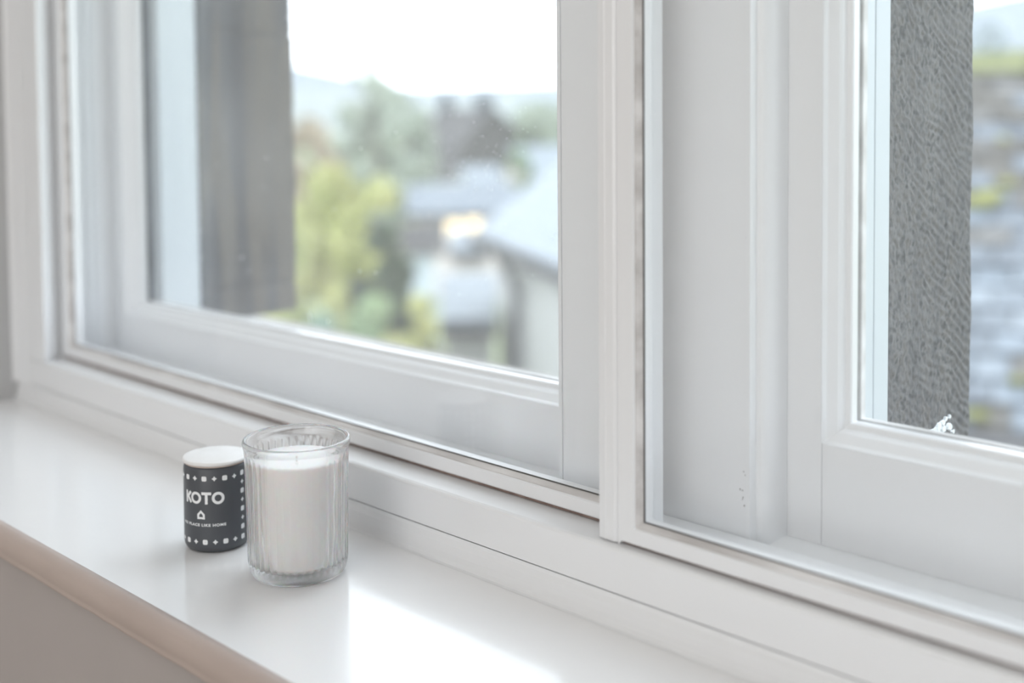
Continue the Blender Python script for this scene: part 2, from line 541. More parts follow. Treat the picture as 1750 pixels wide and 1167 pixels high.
def sash_window(name, gx0, gx1, gz0, gz1, bx0, bx1, bz0, slant, label, putty):
    """gx.. glass opening, bx.. clear opening between the staff beads"""
    wd = empty(name)
    tag(wd, label, kind='structure')
    staff_bead(wd, bx0, bx1, bz0, 1.19, paint, paint_v)
    # board in front of the bead, level with the track
    D = 0.0118
    mould = [(0.0, 0.6445), (0.0, 0.6385), (0.0006, 0.6375), (0.0034, 0.6368), (0.0042, 0.6352), (0.0046, 0.6338), (0.0056, 0.6320), (0.0080, 0.6300), (0.0104, 0.6280),
             (D - 0.0006, 0.6262), (D, 0.6250), (D, 0.6445)]
    for s_ in ('left', 'right', 'bottom', 'top'):
        ring(mould, gx0, gx1, gz0, gz1, s_, slant).build('glazing_moulding', paint if s_ in ('bottom', 'top') else paint_v, wd)
    # stiles run through, rails between
    sx0, sx1 = bx0 - 0.012, bx1 + 0.012
    m = MB(); m.box(sx0, gx0 - D - 0.0002, SY, 0.652, bz0 - 0.004, 1.185); m.build('stile', paint_v, wd, bevel=0.0006)
    m = MB(); m.box(gx1 + D + 0.0002, sx1, SY, 0.652, bz0 - 0.004, 1.185); m.build('stile', paint_v, wd, bevel=0.0006)
    m = MB()
    pa = [(gx0 - D, SY + 0.0003, bz0 - 0.004), (gx0 - D, 0.652, bz0 - 0.004), (gx0 - D, 0.652, gz0 - D), (gx0 - D, SY + 0.0003, gz0 - D)]
    pb = [(gx1 + D, SY + 0.0003, bz0 - 0.004), (gx1 + D, 0.652, bz0 - 0.004), (gx1 + D, 0.652, gz0 - D + slant), (gx1 + D, SY + 0.0003, gz0 - D + slant)]
    m.prism(pa, pb)
    m.build('bottom_rail', paint, wd, bevel=0.0006)
    box('top_rail', paint, wd, gx0 - D, gx1 + D, SY + 0.0003, 0.652, gz1 + D, 1.185, bevel=0.0006)
    # outer putty fillet
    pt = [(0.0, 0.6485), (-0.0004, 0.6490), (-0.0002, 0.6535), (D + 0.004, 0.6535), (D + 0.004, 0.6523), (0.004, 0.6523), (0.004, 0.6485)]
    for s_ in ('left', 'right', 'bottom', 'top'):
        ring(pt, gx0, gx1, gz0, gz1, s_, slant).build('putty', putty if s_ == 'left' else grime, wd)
    # glass with the same slanted lower edge
    m = MB()
    m.prism([(gx0 - .002, 0.6450, gz0 - .002), (gx1 + .002, 0.6450, gz0 - .002 + slant), (gx1 + .002, 0.6450, gz1 + .002), (gx0 - .002, 0.6450, gz1 + .002)],
            [(gx0 - .002, 0.6482, gz0 - .002), (gx1 + .002, 0.6482, gz0 - .002 + slant), (gx1 + .002, 0.6482, gz1 + .002), (gx0 - .002, 0.6482, gz1 + .002)])
    m.build('glass_pane', glass_old, wd)
    return wd


w1 = sash_window('window_1', -1.1810, -0.576, 0.0957, 1.13, -1.2120, -0.5600, 0.0440, 0.0060, 'white sash window behind the jar with a view over roofs', putty_gap_shade)
w2 = sash_window('window_2', -0.3562, 0.262, 0.1155, 1.13, -0.3908, 0.2960, 0.0440, 0.0, 'white sash window beside the rough tooled stone', grime)

# inner board bridging the track and the beads
ib = prism_x('trim_5', paint, None, [(0.5868, 0.0300), (0.5868, 0.0461), (0.5990, 0.0461), (0.5990, 0.0300)], OX0 + 0.002, OX1 - 0.002)
tag(ib, kind='structure')
# casing left and right of the old windows
c1 = prism_z('trim_6', paint_v, None, [(OX0 + 0.002, 0.5895), (-1.2250, 0.5895), (-1.2245, 0.6600), (OX0 + 0.002, 0.6600)], 0.0462, 1.22)
tag(c1, kind='structure')
c2 = prism_z('trim_7', paint_v, None, [(0.3085, 0.5895), (OX1 - 0.002, 0.5895), (OX1 - 0.002, 0.66), (0.3085, 0.66)], 0.0462, 1.22)
tag(c2, kind='structure')

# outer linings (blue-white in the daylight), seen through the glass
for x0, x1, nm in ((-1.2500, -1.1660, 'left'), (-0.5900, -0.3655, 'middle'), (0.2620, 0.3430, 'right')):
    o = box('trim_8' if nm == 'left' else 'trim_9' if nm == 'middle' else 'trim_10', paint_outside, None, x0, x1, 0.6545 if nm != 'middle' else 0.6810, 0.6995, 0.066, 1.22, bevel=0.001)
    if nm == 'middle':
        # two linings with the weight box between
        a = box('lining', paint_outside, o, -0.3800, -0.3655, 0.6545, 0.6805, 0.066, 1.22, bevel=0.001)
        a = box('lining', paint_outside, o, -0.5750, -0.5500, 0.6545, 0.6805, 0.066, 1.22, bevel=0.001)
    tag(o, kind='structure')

# specks of dried rain on the glass of the old windows
def specks(parent, spots, y, mat):
    m = MB()
    for x, z, r, h in spots:
        n = 8
        m.prism([(x + r * math.cos(2 * PI * k / n), y, z + h * math.sin(2 * PI * k / n)) for k in range(n)],
                [(x + r * .6 * math.cos(2 * PI * k / n), y - 0.0003, z + h * .6 * math.sin(2 * PI * k / n)) for k in range(n)])
    o = m.build('dried_rain_specks', mat, parent)
    tag(o, kind='stuff')


def on_plane(px, py, y):
    d = at(px, py, 1.0) - EYE
    return EYE + d * ((y - EYE.y) / d.y)


speck_m = principled('dried_rain', (0.85, 0.88, 0.9, 1), 0.8)
sp = []
rs = random.Random(4)
for px, py, r in [(413, 440, 1.6), (425, 463, .9), (345, 440, 1.0), (345, 395, .8), (490, 30, 1.3), (491, 45, .9), (440, 40, .7), (455, 270, 1.1), (450, 320, .8), (371, 282, .9),
                  (616, 254, 1.3), (676, 226, 1.1), (571, 358, .9), (678, 333, .7), (614, 463, 1.2), (642, 466, 1.0), (498, 70, .7)]:
    p = on_plane(px, py, 0.6446)
    sp.append((p.x, p.z, r * 0.0009, r * 0.0009))
for px, py, h in [(530, 545, 3.2), (560, 550, 2.2), (528, 538, 2.0)]:
    p = on_plane(px, py, 0.6446)
    sp.append((p.x, p.z, 0.0009, h * 0.0011))
for k in range(150):
    px, py = rs.gauss(800, 60), rs.gauss(300, 90)
    if 560 < px < 950 and 160 < py < 560:
        p = on_plane(px, py, 0.6446)
        q = rs.uniform(0.00015, 0.0005)
        sp.append((p.x, p.z, q, q))
specks(w1, sp, 0.6449, speck_m)

# tiny chips in the paint of the mullion casing
chips = MB()
for px, py, r in [(1274, 812, .5), (1271, 806, .4), (1265, 836, .55), (1269, 838, .45), (1272, 864, .5), (1270, 850, .4), (1269, 853, .35), (1275, 826, .3), (1275, 406, .4)]:
    p = on_plane(px, py, BY)
    n = 7
    chips.prism([(p.x + r * .001 * math.cos(2 * PI * k / n), BY - 0.00005, p.z + r * .0012 * math.sin(2 * PI * k / n)) for k in range(n)],
                [(p.x + r * .0007 * math.cos(2 * PI * k / n), BY - 0.0003, p.z + r * .0009 * math.sin(2 * PI * k / n)) for k in range(n)])
tag(chips.build('paint_chips', principled('chip_grey', (0.33, 0.32, 0.31, 1), 0.7), mu), kind='stuff')


# ================================================================== OUTER STONEWORK
def stone_face(name, mat, parent, xf, y0, y1, z0, z1, step, tool, rough, xback, seed, ragged=0.003, diag=0.9):
    """a block whose +X face is tooled: grid displaced along X, ragged outer arris"""
    ny, nz = max(4, int((y1 - y0) / step)), max(4, int((z1 - z0) / step))
    m = MB()
    for i in range(ny + 1):
        for j in range(nz + 1):
            z = z0 + (z1 - z0) * j / nz
            yy1 = y1 + ragged * (noise.noise(Vector((seed, 0, z * 16))) + 0.4 * noise.noise(Vector((seed, 4, z * 70))))
            u = i / ny
            y = y0 + (yy1 - y0) * u
            # diagonal chisel furrows running down towards the outside
            k = (y * diag + z) * 245 + 2.3 * noise.noise(Vector((y * 26, z * 20, seed))) + 0.8 * noise.noise(Vector((y * 90, z * 60, seed)))
            fur = math.sin(k * 2 * PI / 1.0 * 0.55)
            amp = tool * (0.35 + 0.65 * min(1, max(0, u * 1.6 - 0.1))) * (0.6 + 0.7 * noise.noise(Vector((y * 14, z * 9, seed + 5))))
            d = amp * fur
            d += rough * noise.noise(Vector((y * 190, z * 130 + y * 60, seed))) + rough * 0.9 * noise.noise(Vector((y * 330, z * 330, seed)))
            d += rough * 1.3 * noise.noise(Vector((y * 30, z * 30, seed + 9)))
            e = min(1.0, min(u, 1 - u) * 40, min(j, nz - j) / 3.0)
            d = d * e - (1 - e) * 0.0010
            m.v.append(Vector((xf + d, y, z)))
    W = nz + 1
    for i in range(ny):
        for j in range(nz):
            a = i * W + j
            m.f.append((a, a + W, a + W + 1, a + 1))
    # back and sides
    n0 = len(m.v)
    edge = [j for j in range(nz + 1)] + [i * W + nz for i in range(1, ny + 1)] + [ny * W + j for j in range(nz - 1, -1, -1)] + [i * W for i in range(ny - 1, 0, -1)]
    for idx in edge:
        v = m.v[idx]
        m.v.append(Vector((xback, v.y, v.z)))
    ne = len(edge)
    for k in range(ne):
        k2 = (k + 1) % ne
        m.f.append((edge[k], edge[k2], n0 + k2, n0 + k))
    m.f.append(tuple(n0 + k for k in range(ne)))
    return m.build(name, mat, parent, smooth=False)


so = empty('wall_outer')
tag(so, 'rough grey sandstone of the window surround outside the glass', kind='structure')
# middle mullion of the stonework, right window's near side
stone_face('stone_block', stone_tooled, so, -0.3705, 0.7000, 0.8280, 0.0600, 0.620, 0.00085, 0.00070, 0.00055, -0.580, 3.0, 0.0035, 0.55)
stone_face('stone_block', stone_tooled, so, -0.3705, 0.7000, 0.8280, 0.622, 1.22, 0.004, 0.0006, 0.0005, -0.580, 5.0)
# left jamb blocks with their joints
def zj(px, py):
    d = at(px, py, 1.0) - EYE
    return (EYE + d * (-1.163 / d.x)).z
za, zb = zj(420, 490), zj(420, 57)
stone_face('stone_block', stone_stained, so, -1.1635, 0.7000, 0.8215, 0.0665, za - 0.0020, 0.0022, 0.0002, 0.0004, -1.60, 11.0, 0.002)
stone_face('stone_block', stone_stained, so, -1.1630, 0.7000, 0.8220, za + 0.0014, zb - 0.0014, 0.0022, 0.0002, 0.0004, -1.60, 12.0, 0.002)
stone_face('stone_block', stone_stained, so, -1.1628, 0.7000, 0.8210, zb + 0.0014, 0.80, 0.0030, 0.0002, 0.0004, -1.60, 13.0, 0.002)
box('stone_block', stone_plain, so, -1.60, -1.164, 0.7000, 0.822, 0.802, 1.22)
box('mortar', principled('old_mortar', (0.035, 0.035, 0.038, 1), 0.9), so, -1.59, -1.1655, 0.702, 0.8195, 0.067, 0.80)
box('stone_block', stone_plain, so, 0.27, 0.80, 0.7000, 0.822, 0.067, 1.22)
box('stone_lintel', stone_plain, so, -1.80, 1.00, 0.7000, 0.822, 1.221, 1.75)
prism_x('stone_sill', stone_plain, so, [(0.6535, -0.02), (0.845, -0.02), (0.845, 0.0440), (0.700, 0.0600), (0.6535, 0.0640)], -1.30, 0.40, bevel=0.004)
box('stone_wall', stone_plain, so, -2.6, 2.2, 0.6910, 0.822, -5.2, -0.021)
box('stone_wall', stone_plain, so, -2.6, -1.601, 0.6910, 0.822, -0.0205, 1.75)
box('stone_wall', stone_plain, so, 0.81, 2.2, 0.6910, 0.822, -0.0205, 1.2)
# splash of white paint low on the tooled stone
m = MB()
rs = random.Random(2)
c0 = Vector((0, 0.800, 0.0800))
def on_x(px, py, x):
    d = at(px, py, 1.0) - EYE
    return EYE + d * ((x - EYE.x) / d.x)
for px, py, r in [(1598, 736, 3.4), (1606, 728, 4.2), (1613, 722, 4.0), (1618, 715, 3.0), (1624, 730, 3.6), (1614, 734, 3.6), (1604, 741, 3.8), (1624, 712, 2.2), (1612, 744, 3.2), (1590, 741, 2.4), (1630, 738, 2.4)]:
    p = on_x(px, py, -0.3690)
    n = 9
    lp = []
    for k in range(n):
        q = r * 0.00075 * rs.uniform(0.5, 1.3)
        lp.append((p.y + q * 1.5 * math.cos(2 * PI * k / n), p.z + q * math.sin(2 * PI * k / n)))
    m.prism([(-0.3705, a, b) for a, b in lp], [(-0.3690, p.y + (a - p.y) * .7, p.z + (b - p.z) * .7) for a, b in lp])
tag(m.build('paint_splash', white_splash, so), 'flaked white paint at the foot of the stone')

# ================================================================== THE GLASS JAR WITH ITS CANDLE
JX, JY = -0.6504, 0.4574
NR = 42
jar_glass = principled('clear_pressed_glass', (1, 1, 1, 1), 0.0, Transmission_Weight=1.0, IOR=1.40)
_n, _l = jar_glass.node_tree.nodes, jar_glass.node_tree.links
_t = _n.new('ShaderNodeBsdfTransparent')
_m = _n.new('ShaderNodeMixShader')
_m.inputs['Fac'].default_value = 0.30
_l.new(_n['Principled BSDF'].outputs['BSDF'], _m.inputs[1])
_l.new(_t.outputs['BSDF'], _m.inputs[2])
_l.new(_m.outputs['Shader'], _n['Material Output'].inputs['Surface'])


def rib(r, z, a):
    if 0.0075 < z < 0.0790 and r > 0.0309:
        t = min(1.0, (z - 0.0075) / 0.0025, (0.0790 - z) / 0.003)
        return r - 0.0012 * t * (1 - abs(math.sin(a * NR / 2)) ** 0.8)
    return r


outer = [(0.0, 0.0016), (0.0240, 0.0016), (0.0262, 0.0004), (0.0280, 0.0000), (0.0292, 0.0006), (0.0305, 0.0026), (0.0314, 0.0055), (0.0318, 0.0074), (0.0319, 0.0080), (0.0320, 0.0090),
         (0.0321, 0.0102), (0.0322, 0.020), (0.0324, 0.032), (0.0327, 0.045), (0.0329, 0.058), (0.0332, 0.070), (0.0334, 0.0762), (0.0335, 0.0778), (0.0336, 0.0788), (0.0337, 0.0800),
         (0.0342, 0.0815), (0.0346, 0.0834), (0.0345, 0.0850), (0.0338, 0.0860), (0.0328, 0.0861), (0.0319, 0.0852), (0.0315, 0.0838),
         (0.0311, 0.0800), (0.0307, 0.070), (0.0303, 0.050), (0.0298, 0.025), (0.0292, 0.0105), (0.0284, 0.0083), (0.0265, 0.0074), (0.0, 0.0072)]
jar = empty('glass_jar', (JX, JY, 0.0002))
tag(jar, 'clear ribbed glass jar with a rounded rim, standing on the white sill', 'jar')
outer = [(a_, b_ * 1.02) for a_, b_ in outer]
g = lathe(outer, NR * 8, rib=rib).build('ribbed_glass', jar_glass, jar, smooth=True)

wax_m = principled('white_wax', (0.94, 0.935, 0.93, 1), 0.45, Subsurface_Weight=0.35, Subsurface_Scale=0.01)
candle = empty('candle', (JX, JY, 0.0078))
tag(candle, 'white wax candle filling the ribbed glass jar', 'candle')
wx = [(0.0, 0.0), (0.0250, 0.0), (0.0262, 0.0008), (0.0268, 0.0022), (0.0275, 0.030), (0.0281, 0.0640), (0.0280, 0.0662), (0.0272, 0.0672), (0.0240, 0.0670), (0.006, 0.0666), (0.0, 0.0666)]
lathe(wx, 96).build('wax', wax_m, candle, smooth=True)
lathe([(0.0, 0.0660), (0.0008, 0.0661), (0.0007, 0.0682), (0.0, 0.0683)], 10).build('wick', principled('cotton_wick', (0.82, 0.80, 0.76, 1), 0.9), candle, smooth=True)

# ================================================================== THE SMALL DARK TIN
TX, TY = -0.7334, 0.4488
TR, TH = 0.0221, 0.0582
tin = empty('lidded_tin', (TX, TY, 0.0002))
tag(tin, 'small dark grey round tin with pale lid and white KOTO lettering', 'tin')
tin_m = principled('matt_slate_enamel', srgb(78, 81, 86), 0.42)
rim_m = principled('rosy_lid_edge', (0.62, 0.52, 0.47, 1), 0.35, Metallic=0.2)
lid_m = noisy('pale_lid', (0.83, 0.82, 0.81, 1), (0.88, 0.87, 0.865, 1), 0.5, scale=60)
print_m = principled('white_print', (0.86, 0.87, 0.88, 1), 0.5)
bp = [(0.0, 0.0004), (0.0165, 0.0004), (0.0185, 0.0), (0.0205, 0.0012), (0.0217, 0.0034), (0.0221, 0.0060), (TR, 0.0090), (TR - 0.0002, 0.040), (TR - 0.0004, 0.0555), (TR - 0.0010, 0.0573), (TR - 0.0016, TH), (0.0, TH)]
lathe(bp, 96).build('body', tin_m, tin, smooth=True)
lathe([(0.0, TH), (TR - 0.0012, TH), (TR - 0.0004, TH + 0.0006), (TR - 0.0003, TH + 0.0012), (0.0, TH + 0.0012)], 96).build('lid_edge', rim_m, tin, smooth=False)
lathe([(0.0, TH + 0.0011), (TR - 0.0010, TH + 0.0011), (TR + 0.0001, TH + 0.0016), (TR + 0.0003, TH + 0.0026), (TR - 0.0002, TH + 0.0034), (TR - 0.0012, TH + 0.0037), (0.0, TH + 0.0037)], 96).build('lid', lid_m, tin, smooth=True)
for c in tin.children:
    if c.name.startswith('lid') and 'edge' not in c.name:
        tag(c, 'pale off-white lid')

FRONT = math.atan2(-TY, -TX)          # angle of the tin's side that faces the camera
def wrap(pts, parent_name, mat=print_m, faces=None):
    pass


class Flat:
    """flat print wrapped on the tin: u along the curve to the right in metres, v height"""
    def __init__(s, u0):
        s.u0 = u0
        s.m = MB()

    def tri(s, verts, faces):
        n = len(s.m.v)
        for u, v in verts:
            a = FRONT + (u + s.u0) / TR
            r = TR + 0.00006
            s.m.v.append(Vector((r * math.cos(a), r * math.sin(a), v)))
        s.m.f += [tuple(i + n for i in f) for f in faces]

    def strip(s, x0, y0, x1, y1, t, seg=8):
        dx, dy = x1 - x0, y1 - y0
        l = math.hypot(dx, dy)
        nx_, ny_ = -dy / l * t / 2, dx / l * t / 2
        v, f = [], []
        for k in range(seg + 1):
            q = k / seg
            v += [(x0 + dx * q + nx_, y0 + dy * q + ny_), (x0 + dx * q - nx_, y0 + dy * q - ny_)]
        for k in range(seg):
            f.append((2 * k, 2 * k + 1, 2 * k + 3, 2 * k + 2))
        s.tri(v, f)

    def annulus(s, cx, cy, ro, ri, n=36):
        v, f = [], []
        for k in range(n):
            a = 2 * PI * k / n
            v += [(cx + ro * math.cos(a), cy + ro * math.sin(a)), (cx + ri * math.cos(a), cy + ri * math.sin(a))]
        for k in range(n):
            j = (k + 1) % n
            f.append((2 * k, 2 * k + 1, 2 * j + 1, 2 * j))
        s.tri(v, f)

    def poly(s, pts):
        s.tri(pts, [tuple(range(len(pts)))])

    def build(s, name):
        # outward facing, hair-thin
        return mesh_obj(name, s.m.v, s.m.f, print_m, tin)


# image px on the tin -> metres: 1 px = 0.00041 m
U = 0.00041
def UV(px, py):
    # unroll: horizontal px offset from the axis -> arc length on the tin
    s_ = max(-0.995, min(0.995, (px - 368.6) * U / TR))
    uu = TR * math.asin(s_)
    # height: the front of the tin bulges down in the picture by its ellipse
    zc = 0.0 + (925 - py + 17.6 * math.sqrt(max(0, 1 - s_ * s_))) * U
    return uu, zc


# big lettering, centre height
lu0 = UV(318, 846)[0]
lz = 0.0382
H = 0.0082
T = 0.0019
u_K, u_O1, u_T, u_O2 = -0.0240, UV(335.5, 846)[0], UV(352.0, 846)[0], UV(371.0, 846)[0]
F = Flat(0)
F.strip(u_K + 0.0008, lz - H / 2, u_K + 0.0008, lz + H / 2, T)
F.strip(u_K + 0.0014, lz - 0.0004, u_K + 0.0050, lz + H / 2 - 0.0004, T)
F.strip(u_K + 0.0022, lz + 0.0003, u_K + 0.0052, lz - H / 2 + 0.0004, T)
F.build('letter')
F = Flat(0); F.annulus(u_O1, lz, 0.0041, 0.0023); F.build('letter')
F = Flat(0); F.strip(u_T, lz - H / 2, u_T, lz + H / 2 - 0.001, T); F.strip(u_T - 0.0034, lz + H / 2 - T / 2, u_T + 0.0034, lz + H / 2 - T / 2, T, 10); F.build('letter')
F = Flat(0); F.annulus(u_O2, lz, 0.0042, 0.0023); F.build('letter')
# little house
hu, hz = UV(343, 874)[0], 0.0266
F = Flat(0)
oh = [(hu - 0.0028, hz - 0.0028), (hu + 0.0028, hz - 0.0028), (hu + 0.0028, hz + 0.0006), (hu, hz + 0.0034), (hu - 0.0028, hz + 0.0006)]
ih = [(hu - 0.0013, hz - 0.0013), (hu + 0.0013, hz - 0.0013), (hu + 0.0013, hz + 0.0000), (hu, hz + 0.0014), (hu - 0.0013, hz + 0.0000)]
F.tri(oh + ih, [(k, (k + 1) % 5, (k + 1) % 5 + 5, k + 5) for k in range(5)])
F.build('house_symbol')
# small line of lettering
cu = bpy.data.curves.new('small_print', 'FONT')
cu.body = 'NO PLACE LIKE HOME'
cu.size = 0.00235
cu.offset = 0.00009
cu.space_character = 1.18
cu.align_x = 'CENTER'
tmp = bpy.data.objects.new('small_print', cu)
COL.objects.link(tmp)
bpy.context.view_layer.update()
me = tmp.to_mesh()
tv = [(v.co.x, v.co.y) for v in me.vertices]
tf = [tuple(p.vertices) for p in me.polygons]
tmp.to_mesh_clear()
bpy.data.objects.remove(tmp)
wid = max(p[0] for p in tv) - min(p[0] for p in tv)
ue, us = UV(383, 892)[0], UV(383, 892)[0] - 0.0335
sc_ = (ue - us) / wid
umid = (ue + us) / 2
F = Flat(0)
F.tri([(umid + x * sc_, 0.0190 + y * 1.05) for x, y in tv], tf)
F.build('lettering')


def square(u, z, r):
    F = Flat(0)
    c = r * 0.35
    F.poly([(u - r + c, z - r), (u + r - c, z - r), (u + r, z - r + c), (u + r, z + r - c), (u + r - c, z + r), (u - r + c, z + r), (u - r, z + r - c), (u - r, z - r + c)])
    F.build('square_symbol')


def diamond(u, z, r):
    F = Flat(0)
    v = []
    for k in range(8):
        q = r if k % 2 == 0 else r * 0.56
        v.append((u + q * math.cos(k * PI / 4), z + q * math.sin(k * PI / 4)))
    F.poly(v)
    F.build('diamond_symbol')


STEP = 0.0069
uc = UV(410, 860)[0]                 # corner column
topz, botz = 0.0514, 0.0082
k = 0
for n in range(0, 9):                # top and bottom rows run left from the corner column
    u = uc - n * STEP
    if n:
        (diamond if n % 2 else square)(u, topz, 0.0017 if n % 2 == 0 else 0.0018)
    (diamond if n % 2 else square)(u, botz, 0.0017 if n % 2 == 0 else 0.0018)
nrow = 8
for j in range(0, nrow):             # two columns down the side
    z = topz + 0.0008 - (topz - botz) * j / (nrow - 1)
    if j < nrow - 1:
        (square if j % 2 == 0 else diamond)(uc, z, 0.0017)
    (diamond if j % 2 == 0 else square)(uc + 0.0062, z + 0.0012, 0.0014)
for n in range(1, 8):
    u = uc + 0.0062 + n * STEP
    (diamond if n % 2 == 0 else square)(u, topz, 0.0014)
    (diamond if n % 2 == 0 else square)(u, botz, 0.0014)

# ================================================================== OUTDOORS
GZ = -5.2
grass_m = noisy('rough_grass', (0.132, 0.168, 0.078, 1), (0.216, 0.228, 0.120, 1), 0.95, scale=0.6, detail=8)
gr = MB()
gr.add([(-1500, 0.822, GZ), (1700, 0.822, GZ), (1700, 1500, GZ), (-1500, 1500, GZ)], [(0, 1, 2, 3)])
tag(gr.build('ground', grass_m), kind='structure')


def hill(name, label, crest, depth0, depth1, c1, c2, scale):
    """a long rounded hill: crest = [(px, py)] seen from the window"""
    m = MB()
    n = len(crest)
    rows = []
    for t_, hgt in ((0.0, 0.0), (0.25, 0.45), (0.55, 0.82), (0.8, 0.97), (1.0, 1.0), (1.3, 0.85)):
        d = depth0 + (depth1 - depth0) * t_
        row = []
        for px, py in crest:
            c = at(px, py, depth1)
            p = at(px, py, d)
            z = GZ + (c.z - GZ) * hgt + 2.5 * noise.noise(Vector((p.x * .02, p.y * .02, 0))) * (hgt < 1)
            row.append((p.x, p.y, z if hgt > 0 else GZ - 0.5))
        rows.append(row)
    m.v = [Vector(p) for r in rows for p in r]
    for r in range(len(rows) - 1):
        for i in range(n - 1):
            a = r * n + i
            m.f.append((a, a + 1, a + n + 1, a + n))
    o = m.build(name, noisy(name + '_slope', c1, c2, 0.95, scale=scale), smooth=True)
    tag(o, label, kind='structure')
    return o


def interp(pts, n):
    out = []
    x0, x1 = pts[0][0], pts[-1][0]
    for i in range(n):
        x = x0 + (x1 - x0) * i / (n - 1)
        for (a, b), (c, d) in zip(pts, pts[1:]):
            if a <= x <= c:
                t = (x - a) / (c - a)
                t = t * t * (3 - 2 * t)
                out.append((x, b + (d - b) * t))
                break
    return out


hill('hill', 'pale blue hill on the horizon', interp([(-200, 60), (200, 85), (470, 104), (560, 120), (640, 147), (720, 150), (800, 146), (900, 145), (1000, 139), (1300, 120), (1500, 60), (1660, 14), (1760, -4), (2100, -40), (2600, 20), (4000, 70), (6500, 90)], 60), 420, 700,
     (0.148, 0.174, 0.199, 1), (0.174, 0.196, 0.211, 1), 0.012)  # aerial haze is put into the pale blue slope colours
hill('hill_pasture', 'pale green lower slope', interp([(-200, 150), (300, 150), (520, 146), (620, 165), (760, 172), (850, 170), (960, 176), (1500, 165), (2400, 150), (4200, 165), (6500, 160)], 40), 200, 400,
     (0.163, 0.188, 0.174, 1), (0.185, 0.202, 0.196, 1), 0.02)  # haze of distance is put into these pale greens too


# ---- foliage
def foliage_mat(name, c1, c2, c3=None):
    m = noisy(name, c1, c2, 0.8, scale=2.2, detail=3, lo=0.38, hi=0.62, c3=c3)
    return m


def bush(name, label, cat, top, rad, depth_pt, leaf, n, mats, trunk=True, seed=1, group=None, squash=1.0, lower=None, wisp=0.25):
    """top = highest point, rad = horizontal radius; crown reaches down to the ground or to LOWER"""
    rr = random.Random(seed)
    t = empty(name, (top.x, top.y, GZ))
    tag(t, label, cat, group)
    zlow = GZ + 0.2 if lower is None else lower
    h = (top.z - zlow) / 2
    cz = (top.z + zlow) / 2 - GZ
    m = MB()
    blobs = []
    for _ in range(26):
        a, b = rr.uniform(0, 2 * PI), math.asin(rr.uniform(-0.9, 0.98))
        blobs.append((Vector((math.cos(a) * math.cos(b) * rad * 0.72, math.sin(a) * math.cos(b) * rad * 0.72, cz + math.sin(b) * h * 0.80)), rad * rr.uniform(0.22, 0.38)))
    blobs.append((Vector((0, 0, cz + h * 0.84)), rad * 0.30))
    for i in range(n):
        c, r = blobs[rr.randrange(len(blobs))]
        d = Vector((rr.gauss(0, 1), rr.gauss(0, 1), rr.gauss(0, 1))).normalized()
        p = c + d * r * (1 - wisp * rr.random())
        if rr.random() < 0.15:
            p = c + d * r * rr.random()
        u = Vector((rr.gauss(0, 1), rr.gauss(0, 1), rr.gauss(0, 0.6))).normalized()
        v = u.cross(d + Vector((0, 0, 0.4))).normalized()
        s = leaf * rr.uniform(0.6, 1.3)
        k = len(m.v)
        m.v += [p - u * s, p - v * s * 0.5 + d * s * 0.2, p + u * s, p + v * s * 0.5 + d * s * 0.2]
        m.f.append((k, k + 1, k + 2, k + 3))
    # inner mass so that the crown is not see-through
    me = bpy.data.meshes.new('foliage')
    me.from_pydata([tuple(v) for v in m.v], [], m.f)
    me.materials.append(mats)
    fo = bpy.data.objects.new('foliage', me)
    link(fo, t)
    if trunk:
        k = MB()
        top_z = cz + h * 0.5
        sides = 8
        rs_ = [(0.0, rad * 0.09), (top_z * 0.4, rad * 0.06), (top_z, rad * 0.02)]
        for (z0, r0), (z1, r1) in zip(rs_, rs_[1:]):
            k.prism([(r0 * math.cos(2 * PI * q / sides), r0 * math.sin(2 * PI * q / sides), z0) for q in range(sides)],
                    [(r1 * math.cos(2 * PI * q / sides), r1 * math.sin(2 * PI * q / sides), z1) for q in range(sides)])
        k.build('trunk', bark_m, t)
    return t


bark_m = noisy('bark', (0.12, 0.10, 0.08, 1), (0.22, 0.19, 0.16, 1), 0.95, scale=12)
G_gold = foliage_mat('golden_green_leaves', (0.295, 0.317, 0.092, 1), (0.478, 0.465, 0.197, 1))
G_yel = foliage_mat('yellow_green_leaves', (0.233, 0.268, 0.092, 1), (0.408, 0.394, 0.169, 1))
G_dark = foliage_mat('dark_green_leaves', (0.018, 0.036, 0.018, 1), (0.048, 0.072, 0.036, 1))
G_mid = foliage_mat('mid_green_leaves', (0.153, 0.245, 0.115, 1), (0.260, 0.337, 0.168, 1))
G_blue = foliage_mat('blue_green_leaves', (0.107, 0.184, 0.131, 1), (0.199, 0.291, 0.214, 1))
G_haze = foliage_mat('pale_hazy_leaves', (0.291, 0.340, 0.275, 1), (0.389, 0.421, 0.343, 1))  # distance haze mixed into the leaf colour
G_rust = foliage_mat('peach_autumn_leaves', (0.337, 0.272, 0.182, 1), (0.415, 0.350, 0.259, 1))
G_brown = foliage_mat('brown_twigs', (0.076, 0.065, 0.054, 1), (0.140, 0.119, 0.097, 1))

